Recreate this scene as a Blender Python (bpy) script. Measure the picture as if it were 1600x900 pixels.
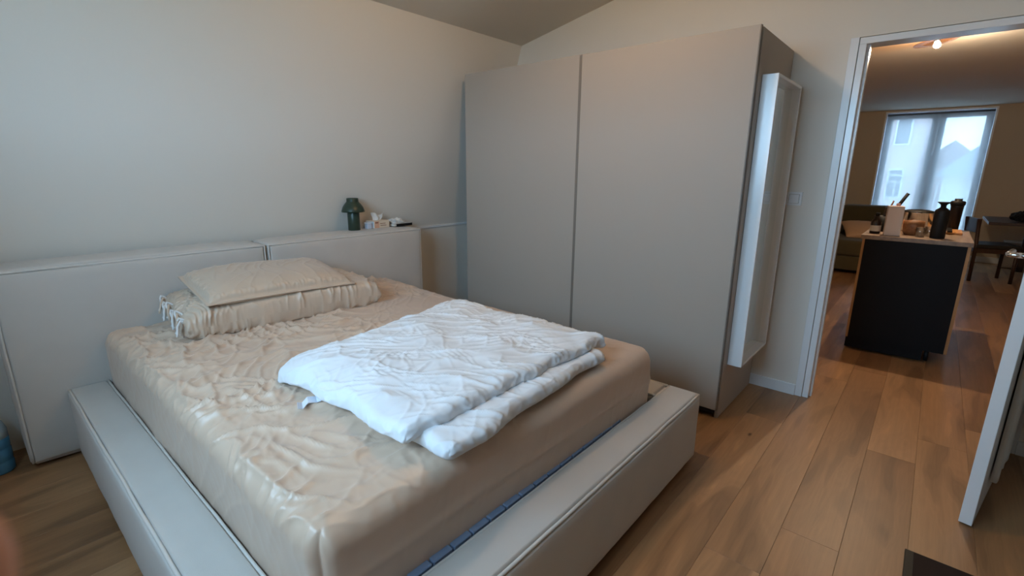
import bpy, bmesh, math, random
import numpy as np
from mathutils import Vector, Matrix

for o in list(bpy.data.objects):
    bpy.data.objects.remove(o, do_unlink=True)
S = bpy.context.scene
COL = S.collection
random.seed(7)

def s2l(c):
    return tuple((v / 255 / 12.92) if v / 255 <= 0.04045 else ((v / 255 + 0.055) / 1.055) ** 2.4 for v in c)

# ------------------------------------------------------------------ camera
CAM_H = 1.352
cd = bpy.data.cameras.new('camera')
cam = bpy.data.objects.new('camera', cd)
COL.objects.link(cam)
cd.sensor_width = 36.0
cd.lens = 36.0 * 754.58 / 1600.0
cd.clip_start = 0.01
cd.clip_end = 400
pit, yaw, rol = (math.radians(v) for v in (13.7464, 49.2103, 0.5034))
F = Vector((math.sin(yaw) * math.cos(pit), math.cos(yaw) * math.cos(pit), -math.sin(pit)))
R0 = Vector((math.cos(yaw), -math.sin(yaw), 0))
U0 = R0.cross(F)
R = R0 * math.cos(rol) + U0 * math.sin(rol)
U = -R0 * math.sin(rol) + U0 * math.cos(rol)
cam.matrix_world = Matrix(((R.x, U.x, -F.x, 0), (R.y, U.y, -F.y, 0), (R.z, U.z, -F.z, CAM_H), (0, 0, 0, 1)))
cd.dof.use_dof = True
cd.dof.focus_distance = 2.4
cd.dof.aperture_fstop = 8.0
S.camera = cam

# ------------------------------------------------------------------ world, exposure
SKY = 18.5
w = bpy.data.worlds.new('overcast_sky')
S.world = w
w.use_nodes = True
bg = w.node_tree.nodes['Background']
bg.inputs['Color'].default_value = (0.47, 0.74, 1.0, 1)
bg.inputs['Strength'].default_value = SKY
S.view_settings.view_transform = 'Standard'
S.view_settings.look = 'None'
S.view_settings.gamma = 1.0
S.view_settings.use_curve_mapping = False
S.view_settings.exposure = 0.0
LAMP_BED = 165.0      # radiance of the bedroom ceiling lamp's globe
LAMP_FAR = 3800.0     # radiance of the bare bulb in the living room

def portal(name, loc, rot, sx, sy):
    l = bpy.data.lights.new(name, 'AREA')
    l.shape = 'RECTANGLE'
    l.size, l.size_y = sx, sy
    l.cycles.is_portal = True
    o = bpy.data.objects.new(name, l)
    o.location = loc
    o.rotation_euler = rot
    COL.objects.link(o)
WL = -0.48            # left wall plane
BW = (0.45, 1.95, 1.22, 2.28)   # bedroom window y0,y1,z0,z1
portal('bedroom_window_portal', (WL - 0.12, (BW[0] + BW[1]) / 2, (BW[2] + BW[3]) / 2), (0, math.radians(-90), 0), BW[3] - BW[2], BW[1] - BW[0])
portal('living_room_window_portal', (10.60, 0.19, 1.2), (0, math.radians(90), 0), 2.2, 1.3)

# ------------------------------------------------------------------ materials
MATS = {}
def mat(name, rgb, rough=0.6, metal=0.0, bump=0.0, bscale=200.0, var=0.0, vscale=3.0, spec=0.5, sheen=0.0, coat=0.0):
    if name in MATS:
        return MATS[name]
    m = bpy.data.materials.new(name)
    m.use_nodes = True
    n, l = m.node_tree.nodes, m.node_tree.links
    p = n['Principled BSDF']
    c = s2l(rgb)
    p.inputs['Base Color'].default_value = (*c, 1)
    p.inputs['Roughness'].default_value = rough
    p.inputs['Metallic'].default_value = metal
    p.inputs['Specular IOR Level'].default_value = spec
    if sheen:
        p.inputs['Sheen Weight'].default_value = sheen
    if coat:
        p.inputs['Coat Weight'].default_value = coat
    tc = n.new('ShaderNodeTexCoord')
    if var:
        t = n.new('ShaderNodeTexNoise')
        t.inputs['Scale'].default_value = vscale
        t.inputs['Detail'].default_value = 6
        l.new(tc.outputs['Object'], t.inputs['Vector'])
        r = n.new('ShaderNodeValToRGB')
        r.color_ramp.elements[0].position = 0.3
        r.color_ramp.elements[1].position = 0.7
        r.color_ramp.elements[0].color = (*[max(0, v * (1 - var)) for v in c], 1)
        r.color_ramp.elements[1].color = (*[min(1, v * (1 + var)) for v in c], 1)
        l.new(t.outputs['Fac'], r.inputs['Fac'])
        l.new(r.outputs['Color'], p.inputs['Base Color'])
    if bump:
        t = n.new('ShaderNodeTexNoise')
        t.inputs['Scale'].default_value = bscale
        t.inputs['Detail'].default_value = 4
        l.new(tc.outputs['Object'], t.inputs['Vector'])
        b = n.new('ShaderNodeBump')
        b.inputs['Strength'].default_value = bump
        b.inputs['Distance'].default_value = 0.002
        l.new(t.outputs['Fac'], b.inputs['Height'])
        l.new(b.outputs['Normal'], p.inputs['Normal'])
    MATS[name] = m
    return m

def emit(name, rgb_lin, strength):
    m = bpy.data.materials.new(name)
    m.use_nodes = True
    n, l = m.node_tree.nodes, m.node_tree.links
    n.clear()
    e = n.new('ShaderNodeEmission')
    e.inputs['Color'].default_value = (*rgb_lin, 1)
    e.inputs['Strength'].default_value = strength
    o = n.new('ShaderNodeOutputMaterial')
    l.new(e.outputs[0], o.inputs[0])
    return m

def glass(name, tint=(0.95, 0.97, 0.98), gl=0.07):
    m = bpy.data.materials.new(name)
    m.use_nodes = True
    n, l = m.node_tree.nodes, m.node_tree.links
    n.clear()
    t = n.new('ShaderNodeBsdfTransparent')
    t.inputs[0].default_value = (*tint, 1)
    g = n.new('ShaderNodeBsdfGlossy')
    g.inputs['Roughness'].default_value = 0.02
    x = n.new('ShaderNodeMixShader')
    x.inputs[0].default_value = gl
    o = n.new('ShaderNodeOutputMaterial')
    l.new(t.outputs[0], x.inputs[1])
    l.new(g.outputs[0], x.inputs[2])
    l.new(x.outputs[0], o.inputs[0])
    return m

def sheer(name):
    m = bpy.data.materials.new(name)
    m.use_nodes = True
    n, l = m.node_tree.nodes, m.node_tree.links
    n.clear()
    t = n.new('ShaderNodeBsdfTransparent')
    t.inputs[0].default_value = (1, 1, 1, 1)
    d = n.new('ShaderNodeBsdfDiffuse')
    d.inputs[0].default_value = (0.55, 0.57, 0.60, 1)
    tr = n.new('ShaderNodeBsdfTranslucent')
    tr.inputs[0].default_value = (0.20, 0.205, 0.21, 1)
    a = n.new('ShaderNodeMixShader')
    a.inputs[0].default_value = 0.5
    x = n.new('ShaderNodeMixShader')
    x.inputs[0].default_value = 0.915
    o = n.new('ShaderNodeOutputMaterial')
    l.new(d.outputs[0], a.inputs[1])
    l.new(tr.outputs[0], a.inputs[2])
    l.new(t.outputs[0], x.inputs[1])
    l.new(a.outputs[0], x.inputs[2])
    l.new(x.outputs[0], o.inputs[0])
    return m

def wood_floor():
    m = bpy.data.materials.new('oak_plank')
    m.use_nodes = True
    n, l = m.node_tree.nodes, m.node_tree.links
    p = n['Principled BSDF']
    tc = n.new('ShaderNodeTexCoord')
    oi = n.new('ShaderNodeObjectInfo')
    off = n.new('ShaderNodeVectorMath'); off.operation = 'SCALE'
    cmb = n.new('ShaderNodeCombineXYZ')
    for i in range(3):
        l.new(oi.outputs['Random'], cmb.inputs[i])
    l.new(cmb.outputs[0], off.inputs[0]); off.inputs['Scale'].default_value = 97.0
    add = n.new('ShaderNodeVectorMath'); add.operation = 'ADD'
    l.new(tc.outputs['Object'], add.inputs[0]); l.new(off.outputs[0], add.inputs[1])
    def mapped(sx, sy):
        mp = n.new('ShaderNodeMapping'); mp.inputs['Scale'].default_value = (sx, sy, 1)
        l.new(add.outputs[0], mp.inputs[0]); return mp.outputs[0]
    # fine grain
    g = n.new('ShaderNodeTexNoise'); g.inputs['Scale'].default_value = 1; g.inputs['Detail'].default_value = 8; g.inputs['Roughness'].default_value = .65
    l.new(mapped(3.0, 70), g.inputs['Vector'])
    # broad figure (heartwood patches)
    h = n.new('ShaderNodeTexNoise'); h.inputs['Scale'].default_value = 1; h.inputs['Detail'].default_value = 2; h.inputs['Distortion'].default_value = .6
    l.new(mapped(1.3, 8), h.inputs['Vector'])
    # cathedral rings
    rg = n.new('ShaderNodeMath'); rg.operation = 'MULTIPLY'; rg.inputs[1].default_value = 14
    l.new(h.outputs['Fac'], rg.inputs[0])
    fr = n.new('ShaderNodeMath'); fr.operation = 'PINGPONG'; fr.inputs[1].default_value = .5
    l.new(rg.outputs[0], fr.inputs[0])
    # plank tone
    tone = n.new('ShaderNodeValToRGB')
    cr = tone.color_ramp
    cr.elements[0].color = (*s2l((142, 102, 68)), 1); cr.elements[1].color = (*s2l((178, 136, 96)), 1)
    e = cr.elements.new(.5); e.color = (*s2l((162, 121, 83)), 1)
    l.new(oi.outputs['Random'], tone.inputs['Fac'])
    # sapwood / heartwood contrast
    hr = n.new('ShaderNodeValToRGB')
    hr.color_ramp.elements[0].position = .36; hr.color_ramp.elements[0].color = (.68, .66, .64, 1)
    hr.color_ramp.elements[1].position = .72; hr.color_ramp.elements[1].color = (1.32, 1.3, 1.26, 1)
    e = hr.color_ramp.elements.new(.47); e.color = (.98, .97, .96, 1)
    e = hr.color_ramp.elements.new(.62); e.color = (1.03, 1.03, 1.03, 1)
    l.new(h.outputs['Fac'], hr.inputs['Fac'])
    m1 = n.new('ShaderNodeMix'); m1.data_type = 'RGBA'; m1.blend_type = 'MULTIPLY'; m1.inputs['Factor'].default_value = 1
    l.new(tone.outputs[0], m1.inputs['A']); l.new(hr.outputs[0], m1.inputs['B'])
    gr = n.new('ShaderNodeValToRGB')
    gr.color_ramp.elements[0].position = .3; gr.color_ramp.elements[0].color = (.86, .85, .84, 1)
    gr.color_ramp.elements[1].position = .7; gr.color_ramp.elements[1].color = (1.1, 1.1, 1.1, 1)
    l.new(g.outputs['Fac'], gr.inputs['Fac'])
    m2 = n.new('ShaderNodeMix'); m2.data_type = 'RGBA'; m2.blend_type = 'MULTIPLY'; m2.inputs['Factor'].default_value = .8
    l.new(m1.outputs['Result'], m2.inputs['A']); l.new(gr.outputs[0], m2.inputs['B'])
    rr = n.new('ShaderNodeValToRGB')
    rr.color_ramp.elements[0].color = (.88, .87, .86, 1); rr.color_ramp.elements[1].color = (1.05, 1.05, 1.05, 1)
    l.new(fr.outputs[0], rr.inputs['Fac'])
    m3 = n.new('ShaderNodeMix'); m3.data_type = 'RGBA'; m3.blend_type = 'MULTIPLY'; m3.inputs['Factor'].default_value = .7
    l.new(m2.outputs['Result'], m3.inputs['A']); l.new(rr.outputs[0], m3.inputs['B'])
    # knots
    v = n.new('ShaderNodeTexVoronoi'); v.inputs['Scale'].default_value = 1; v.inputs['Randomness'].default_value = 1
    l.new(mapped(2.1, 4.8), v.inputs['Vector'])
    kr = n.new('ShaderNodeValToRGB')
    kr.color_ramp.elements[0].position = .012; kr.color_ramp.elements[0].color = (.22, .16, .12, 1)
    kr.color_ramp.elements[1].position = .055; kr.color_ramp.elements[1].color = (1, 1, 1, 1)
    l.new(v.outputs['Distance'], kr.inputs['Fac'])
    m4 = n.new('ShaderNodeMix'); m4.data_type = 'RGBA'; m4.blend_type = 'MULTIPLY'; m4.inputs['Factor'].default_value = 1
    l.new(m3.outputs['Result'], m4.inputs['A']); l.new(kr.outputs[0], m4.inputs['B'])
    l.new(m4.outputs['Result'], p.inputs['Base Color'])
    p.inputs['Roughness'].default_value = .42
    b = n.new('ShaderNodeBump'); b.inputs['Strength'].default_value = .12; b.inputs['Distance'].default_value = .002
    l.new(g.outputs['Fac'], b.inputs['Height']); l.new(b.outputs['Normal'], p.inputs['Normal'])
    return m

def wood(name, a, b, sc=(3, 40, 40), rough=.5):
    if name in MATS: return MATS[name]
    m = bpy.data.materials.new(name); m.use_nodes = True
    n, l = m.node_tree.nodes, m.node_tree.links
    p = n['Principled BSDF']
    tc = n.new('ShaderNodeTexCoord'); mp = n.new('ShaderNodeMapping'); mp.inputs['Scale'].default_value = sc
    t = n.new('ShaderNodeTexNoise'); t.inputs['Scale'].default_value = 1; t.inputs['Detail'].default_value = 6
    r = n.new('ShaderNodeValToRGB')
    r.color_ramp.elements[0].position = .3; r.color_ramp.elements[1].position = .7
    r.color_ramp.elements[0].color = (*s2l(a), 1); r.color_ramp.elements[1].color = (*s2l(b), 1)
    l.new(tc.outputs['Object'], mp.inputs[0]); l.new(mp.outputs[0], t.inputs['Vector']); l.new(t.outputs['Fac'], r.inputs['Fac'])
    l.new(r.outputs[0], p.inputs['Base Color']); p.inputs['Roughness'].default_value = rough
    MATS[name] = m
    return m

M_wall = mat('wall_paint', (224, 219, 210), .85, bump=.08, bscale=120)
M_ceil = mat('ceiling_paint', (222, 213, 200), .9, bump=.06, bscale=120)
M_farwall = mat('living_room_paint', (194, 178, 156), .85)
M_trim = mat('white_trim_paint', (226, 228, 230), .35)
M_gloss = mat('white_lacquer', (230, 232, 234), .22)
M_oak = wood_floor()
M_sub = mat('subfloor', (60, 45, 32), .9)
M_uphol = mat('bed_upholstery', (197, 191, 184), .9, bump=.35, bscale=700, var=.03, vscale=6, sheen=.15)
M_pipe = mat('bed_piping', (204, 198, 191), .9)
M_sheet = mat('beige_sateen', (203, 177, 155), .40, bump=.05, bscale=900, sheen=.2, spec=.7)
M_pcase = mat('beige_pillowcase', (199, 177, 156), .42, bump=.05, bscale=900, sheen=.2, spec=.7)
M_duvet = mat('white_cotton', (226, 229, 233), .75, bump=.1, bscale=700)
M_slat = mat('blue_grey_slat', (124, 142, 170), .6)
M_ward = mat('wardrobe_greige', (167, 158, 148), .62, spec=.35)
M_wardd = mat('wardrobe_edge', (120, 112, 103), .5)
M_black = mat('black_plastic', (20, 19, 19), .55, spec=.3)
M_mirror = mat('mirror_glass', (240, 244, 244), .02, metal=1.0)
M_chrome = mat('chrome', (215, 216, 220), .15, metal=1.0)
M_green = mat('dark_green_plastic', (40, 58, 46), .35)

# ------------------------------------------------------------------ numpy noise
def _hash(ix, iy, seed):
    h = (ix.astype(np.int64) * 374761393 + iy.astype(np.int64) * 668265263 + seed * 1274126177) & 0xffffffff
    h = ((h ^ (h >> 13)) * 1274126177) & 0xffffffff
    return (h ^ (h >> 16)) & 0xffff
def pn(x, y, seed=0):
    x = np.asarray(x, float); y = np.asarray(y, float)
    ix, iy = np.floor(x), np.floor(y)
    fx, fy = x - ix, y - iy
    ux, uy = fx ** 3 * (fx * (fx * 6 - 15) + 10), fy ** 3 * (fy * (fy * 6 - 15) + 10)
    def g(a, b):
        an = _hash(ix + a, iy + b, seed) / 65536 * 2 * np.pi
        return np.cos(an) * (fx - a) + np.sin(an) * (fy - b)
    return ((g(0, 0) * (1 - ux) + g(1, 0) * ux) * (1 - uy) + (g(0, 1) * (1 - ux) + g(1, 1) * ux) * uy) * 1.45
def ridge(x, y, seed, k=3.0):
    return np.clip(1 - np.abs(pn(x, y, seed)) * 1.6, 0, 1) ** k
def sstep(a, b, x):
    t = np.clip((x - a) / (b - a), 0, 1)
    return t * t * (3 - 2 * t)

# ------------------------------------------------------------------ mesh helpers
def mesh_obj(name, verts, faces, m, parent=None, smooth=False):
    me = bpy.data.meshes.new(name)
    me.from_pydata([tuple(map(float, v)) for v in verts], [], [tuple(map(int, f)) for f in faces])
    me.update()
    if smooth:
        me.polygons.foreach_set('use_smooth', [True] * len(me.polygons))
    ms = m if isinstance(m, (list, tuple)) else [m]
    for q in ms: me.materials.append(q)
    o = bpy.data.objects.new(name, me)
    COL.objects.link(o)
    if parent: o.parent = parent
    return o
def bm_obj(name, bm, m, parent=None, smooth=False):
    bmesh.ops.recalc_face_normals(bm, faces=bm.faces[:])
    me = bpy.data.meshes.new(name)
    bm.to_mesh(me); bm.free()
    if smooth:
        me.polygons.foreach_set('use_smooth', [True] * len(me.polygons))
    me.materials.append(m)
    o = bpy.data.objects.new(name, me)
    COL.objects.link(o)
    if parent: o.parent = parent
    return o
def addbox(bm, x0, x1, y0, y1, z0, z1, bev=0.0, seg=2):
    r = bmesh.ops.create_cube(bm, size=1)
    vs = r['verts']
    for v in vs:
        v.co = Vector(((x0 + x1) / 2 + v.co.x * (x1 - x0), (y0 + y1) / 2 + v.co.y * (y1 - y0), (z0 + z1) / 2 + v.co.z * (z1 - z0)))
    if bev > 0:
        es = list({e for v in vs for e in v.link_edges})
        bmesh.ops.bevel(bm, geom=es, offset=bev, segments=seg, profile=.5, affect='EDGES')
    return vs
def box(name, x0, x1, y0, y1, z0, z1, m, parent=None, bev=0.0, seg=2):
    bm = bmesh.new()
    addbox(bm, min(x0, x1), max(x0, x1), min(y0, y1), max(y0, y1), min(z0, z1), max(z0, z1), bev, seg)
    return bm_obj(name, bm, m, parent)
def boxes(name, lst, m, parent=None, bev=0.0):
    bm = bmesh.new()
    for b in lst: addbox(bm, *b, bev)
    return bm_obj(name, bm, m, parent)
def tube_data(pts, r, n=8, closed=False, cap=True):
    P = [Vector(p) for p in pts]
    N = len(P)
    rr = r if isinstance(r, (list, tuple)) else [r] * N
    verts, faces = [], []
    t0 = (P[1] - P[0]).normalized()
    up = Vector((0, 0, 1)) if abs(t0.z) < .9 else Vector((1, 0, 0))
    nx = t0.cross(up).normalized()
    for i in range(N):
        if closed: t = (P[(i + 1) % N] - P[i - 1]).normalized()
        else: t = (P[min(i + 1, N - 1)] - P[max(i - 1, 0)]).normalized()
        nx = (nx - t * nx.dot(t)).normalized()
        ny = t.cross(nx)
        for k in range(n):
            a = 2 * math.pi * k / n
            verts.append(P[i] + (nx * math.cos(a) + ny * math.sin(a)) * rr[i])
    for i in range(N if closed else N - 1):
        j = (i + 1) % N
        for k in range(n):
            k2 = (k + 1) % n
            faces.append((i * n + k, i * n + k2, j * n + k2, j * n + k))
    if cap and not closed:
        faces.append(tuple(range(n - 1, -1, -1)))
        faces.append(tuple((N - 1) * n + k for k in range(n)))
    return verts, faces
def tubes(name, paths, r, m, parent=None, n=8, closed=False):
    V, Fc = [], []
    for p in paths:
        v, f = tube_data(p, r, n, closed)
        b = len(V); V += v; Fc += [tuple(i + b for i in q) for q in f]
    return mesh_obj(name, V, Fc, m, parent, True)
def lathe(name, prof, c, m, parent=None, n=32, smooth=True):
    V, Fc = [], []
    for (r, z) in prof:
        for k in range(n):
            a = 2 * math.pi * k / n
            V.append((c[0] + r * math.cos(a), c[1] + r * math.sin(a), c[2] + z))
    for i in range(len(prof) - 1):
        for k in range(n):
            k2 = (k + 1) % n
            Fc.append((i * n + k, i * n + k2, (i + 1) * n + k2, (i + 1) * n + k))
    if prof[0][0] > 1e-6: Fc.append(tuple(range(n - 1, -1, -1)))
    if prof[-1][0] > 1e-6: Fc.append(tuple((len(prof) - 1) * n + k for k in range(n)))
    return mesh_obj(name, V, Fc, m, parent, smooth)
def rbox(dx, dy, dz, r, cell, k=4):
    """rounded box: positions, normals, quads (welded)"""
    r = min(r, dx * .499, dy * .499, dz * .499)
    def ax(d):
        inner = np.linspace(r, d - r, max(2, int(round((d - 2 * r) / cell)) + 1))
        e = r * (1 - np.cos(np.linspace(0, np.pi / 2, k + 1)))[:-1] if r > 0 else np.array([])
        e = r * np.linspace(0, 1, k + 1)[:-1]
        return np.concatenate([e, inner, d - e[::-1]])
    A = [ax(dx), ax(dy), ax(dz)]
    D = np.array([dx, dy, dz])
    V, Fc, base = [], [], 0
    for axis in range(3):
        i, j = [(1, 2), (2, 0), (0, 1)][axis]
        for side in (0, 1):
            a, b = np.meshgrid(A[i], A[j], indexing='ij')
            P = np.zeros((a.size, 3)); P[:, i] = a.ravel(); P[:, j] = b.ravel(); P[:, axis] = D[axis] * side
            na, nb = a.shape
            idx = np.arange(a.size).reshape(na, nb) + base
            q = np.stack([idx[:-1, :-1], idx[1:, :-1], idx[1:, 1:], idx[:-1, 1:]], -1).reshape(-1, 4)
            if side == 0: q = q[:, ::-1]
            V.append(P); Fc.append(q); base += a.size
    V = np.concatenate(V); Fc = np.concatenate(Fc)
    _, first, inv = np.unique(np.round(V, 6), axis=0, return_index=True, return_inverse=True)
    V = V[first]; Fc = inv.reshape(-1)[Fc]
    q = np.clip(V, r, D - r)
    d = V - q
    nrm = d / np.maximum(np.linalg.norm(d, axis=1, keepdims=True), 1e-9)
    return q + r * nrm, nrm, Fc
def np_obj(name, V, Fc, m, parent=None, smooth=True):
    me = bpy.data.meshes.new(name)
    nv, nf = len(V), len(Fc)
    me.vertices.add(nv); me.vertices.foreach_set('co', np.ascontiguousarray(V, dtype=np.float32).ravel())
    me.loops.add(nf * 4); me.loops.foreach_set('vertex_index', np.ascontiguousarray(Fc, dtype=np.int32).ravel())
    me.polygons.add(nf)
    me.polygons.foreach_set('loop_start', np.arange(0, nf * 4, 4, dtype=np.int32))
    me.polygons.foreach_set('use_smooth', np.ones(nf, dtype=bool))
    me.update(calc_edges=True)
    me.validate()
    me.materials.append(m)
    o = bpy.data.objects.new(name, me)
    COL.objects.link(o)
    if parent: o.parent = parent
    return o
def empty(name, loc=(0, 0, 0)):
    o = bpy.data.objects.new(name, None)
    o.empty_display_size = .1
    COL.objects.link(o)
    return o
def tag(o, label, cat, group=None):
    o['label'] = label; o['category'] = cat
    if group: o['group'] = group
    return o
def thing(name, label, cat, group=None):
    return tag(empty(name), label, cat, group)
def struct(o, label=None):
    o['kind'] = 'structure'
    if label: o['label'] = label
    return o

# ================================================================== STRUCTURE
YB, ZK = 3.2, 0.885            # knee wall plane and its top
YS, ZS = 2.736, 2.325          # top of the slanted wall
XD, XD2 = 3.263, 3.383         # door wall near and far faces
YBACK = -2.0
XF = 10.5
def prism_x(name, prof, x0, x1, m):
    n = len(prof)
    V = [(x0, y, z) for y, z in prof] + [(x1, y, z) for y, z in prof]
    Fc = [tuple(range(n)), tuple(range(2 * n - 1, n - 1, -1))] + [(i, i + n, (i + 1) % n + n, (i + 1) % n) for i in range(n)]
    bm = bmesh.new()
    vs = [bm.verts.new(v) for v in V]
    for f in Fc: bm.faces.new([vs[i] for i in f])
    return bm_obj(name, bm, m)

# back wall: low vertical knee wall, slanted attic wall above
struct(prism_x('wall_back', [(YB, 0), (YB, ZK), (YS, ZS), (YS, ZS + .5), (YB + .15, ZS + .5), (YB + .15, 0)], WL, XD, M_wall), 'off-white attic wall behind the bed, slanting inwards above a low knee wall')
struct(box('trim_1', WL, XD, YB - .012, YB, ZK - .012, ZK + .004, M_trim), 'thin white ledge line along the top of the knee wall')
struct(prism_x('ceiling', [(YS, ZS), (.9, ZS + .208 * (YS - .9)), (YBACK, ZS + .208 * (YS - .9)), (YBACK, 3.0), (YS, 3.0)], WL, XD, M_ceil), 'gently sloping greyish bedroom ceiling')
struct(boxes('wall_left', [(WL - .15, WL, YBACK, BW[0], 0, 2.9), (WL - .15, WL, BW[1], YB + .15, 0, 2.9),
                           (WL - .15, WL, BW[0], BW[1], 0, BW[2]), (WL - .15, WL, BW[0], BW[1], BW[3], 2.9)], M_wall), 'off-white wall with the bedroom window')
struct(box('wall_front', WL - .15, XD2, YBACK - .15, YBACK, 0, 2.9, M_wall), 'off-white wall behind the camera')
OY0, OY1, OZ = -.46, .437, 2.038    # rough opening of the door
struct(boxes('wall_right', [(XD, XD2, OY1, 3.35, 0, 2.9), (XD, XD2, -3.0, OY0, 0, 2.9), (XD, XD2, OY0, OY1, OZ, 2.9)], M_wall), 'off-white wall with the doorway behind the wardrobe')
# bedroom window (behind and left of the camera)
win = struct(empty('window_1'), 'bedroom window with white frame')
yc_ = (BW[0] + BW[1]) / 2
boxes('window_frame', [(WL - .10, WL - .04, BW[0], BW[0] + .06, BW[2], BW[3]), (WL - .10, WL - .04, BW[1] - .06, BW[1], BW[2], BW[3]),
                       (WL - .10, WL - .04, BW[0] + .06, BW[1] - .06, BW[2], BW[2] + .06), (WL - .10, WL - .04, BW[0] + .06, BW[1] - .06, BW[3] - .06, BW[3]),
                       (WL - .10, WL - .04, yc_ - .05, yc_ + .05, BW[2] + .06, BW[3] - .06)], M_trim, win)
M_glass = glass('window_glass')
box('pane', WL - .075, WL - .07, BW[0] + .06, yc_ - .05, BW[2] + .06, BW[3] - .06, M_glass, win)
box('pane', WL - .075, WL - .07, yc_ + .05, BW[1] - .06, BW[2] + .06, BW[3] - .06, M_glass, win)

# door frame, casing
fr = struct(empty('trim_2'), 'white flush door frame around the doorway')
box('casing', XD - .004, XD, OY1, OY1 + .038, 0, OZ + .0, M_trim, fr, .002)
box('casing', XD - .008, XD, OY0 - .038, OY0, 0, OZ, M_trim, fr, .002)
box('jamb', XD + .004, XD2 + .01, OY1 - .034, OY1 - .002, 0, OZ - .034, M_gloss, fr, .002)
box('jamb', XD + .004, XD2 + .01, OY0 + .002, OY0 + .034, 0, OZ - .034, M_gloss, fr, .002)
box('head', XD + .004, XD2 + .01, OY0 + .002, OY1 - .002, OZ - .034, OZ - .002, M_gloss, fr, .002)
box('door_stop', XD + .045, XD + .085, OY1 - .046, OY1 - .034, 0, OZ - .034, M_gloss, fr)
# baseboards
struct(box('baseboard_right', XD - .012, XD, OY1 + .038, .80, 0, .072, M_trim, None, .003), 'low white baseboard between wardrobe and doorway')
struct(box('baseboard_front', XD - .012, XD, YBACK, OY0 - .038, 0, .072, M_trim, None, .003), 'low white baseboard behind the open door')

# living room shell
ZC2 = 2.36
struct(box('ceiling_living_room', XD2, XF + .2, -3.0, 3.35, ZC2, 2.9, M_ceil), 'living room ceiling seen through the doorway')
WY0, WY1, WZ = -.485, .865, 2.335   # far window opening
struct(boxes('wall_far', [(XF, XF + .2, WY1, 3.35, 0, ZC2), (XF, XF + .2, -3.0, WY0, 0, ZC2), (XF, XF + .2, WY0, WY1, WZ, ZC2)], M_farwall), 'beige living room wall around the tall window')
struct(box('wall_far_left', XD2, XF, 3.2, 3.35, 0, ZC2, M_farwall))
struct(box('wall_far_right', XD2, XF, -3.15, -3.0, 0, ZC2, M_farwall))
struct(box('baseboard_far', XF - .015, XF, -3.0, WY0, 0, .09, M_trim))

# floor planks
fl = struct(box('floor', WL - .15, XF + .2, -3.15, 3.35, -.06, -.014, M_sub), 'wide oak floorboards running through both rooms')
PW, PY0 = .1905, .0618
plank_meshes = {}
def plank_mesh(L):
    key = round(L, 3)
    if key in plank_meshes: return plank_meshes[key]
    h, c, ww = .012, .0008, PW - .0004
    bm = bmesh.new()
    lo = [bm.verts.new((x, y, -h)) for x, y in ((0, 0), (L - .0004, 0), (L - .0004, ww), (0, ww))]
    mi = [bm.verts.new((v.co.x, v.co.y, -c)) for v in lo]
    hi = [bm.verts.new((x, y, 0)) for x, y in ((c, c), (L - .0004 - c, c), (L - .0004 - c, ww - c), (c, ww - c))]
    bm.faces.new(hi)
    for i in range(4):
        j = (i + 1) % 4
        bm.faces.new((lo[i], lo[j], mi[j], mi[i])); bm.faces.new((mi[i], mi[j], hi[j], hi[i]))
    bmesh.ops.recalc_face_normals(bm, faces=bm.faces[:])
    me = bpy.data.meshes.new('plank'); bm.to_mesh(me); bm.free()
    me.materials.append(M_oak)
    plank_meshes[key] = me
    return me
rnd = random.Random(11)
k0 = math.floor((-3.0 - PY0) / PW)
k1 = math.ceil((YB - PY0) / PW)
for k in range(k0, k1):
    y = PY0 + k * PW
    xs, xe = (WL, XF) if y > YBACK else (XD2, XF)
    x = xs - rnd.choice([0, .3, .6, .9, 1.2, 1.5, 1.8])
    while x < xe - .01:
        L = rnd.choice([2.1, 2.4, 2.7])
        a, b = max(x, xs), min(x + L, xe)
        if b - a > .05:
            p = bpy.data.objects.new('plank', plank_mesh(b - a))
            p.location = (a, y, 0)
            COL.objects.link(p); p.parent = fl
        x += L

# ================================================================== BED
bed = thing('bed', 'off-white upholstered low double bed frame with tall two-panel headboard', 'bed')
def puffy(name, x0, x1, y0, y1, z0, z1, b=(.01, .01, .01), r=.02, cell=.035, seed=1, crown=0.0, parent=bed):
    V, N, Q = rbox(x1 - x0, y1 - y0, z1 - z0, r, cell, 6)
    s4 = np.max(np.stack([4 * (N[:, i] * N[:, j]) ** 2 for i, j in ((0, 1), (0, 2), (1, 2))]), axis=0)
    V = V - N * (r * .48 * s4)[:, None]
    D = np.array([x1 - x0, y1 - y0, z1 - z0])
    c = V / D * 2 - 1
    for i in range(3):
        j, k = [(1, 2), (0, 2), (0, 1)][i]
        V[:, i] += b[i] * np.sign(c[:, i]) * np.abs(c[:, i]) ** 10 * np.clip((1 - c[:, j] ** 4), 0, 1) * np.clip((1 - c[:, k] ** 4), 0, 1)
    wob = .0016 * pn(V[:, 0] * 5 + V[:, 2] * 3, V[:, 1] * 5 + V[:, 2] * 4, seed) + .001 * pn(V[:, 0] * 14 + V[:, 2] * 9, V[:, 1] * 14 - V[:, 2] * 11, seed + 5)
    V = V + N * wob[:, None]
    V += np.array([x0, y0, z0])
    return np_obj(name, V, Q, M_uphol, parent)
def wobble_path(pts, step=.05, amp=.0018, seed=0):
    out = []
    for a, b in zip(pts[:-1], pts[1:]):
        a, b = Vector(a), Vector(b)
        n = max(2, int((b - a).length / step))
        for i in range(n):
            out.append(a.lerp(b, i / n))
    out.append(Vector(pts[-1]))
    return [p + Vector((amp * float(pn(i * .37, 1.3, seed)), amp * float(pn(i * .37, 5.3, seed)), amp * float(pn(i * .37, 9.3, seed)))) for i, p in enumerate(out)]
PR = .0058
XL, XR, XM, YH, ZH = .044, 2.317, 1.178, 2.909, .919
HB = YB - .035
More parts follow.
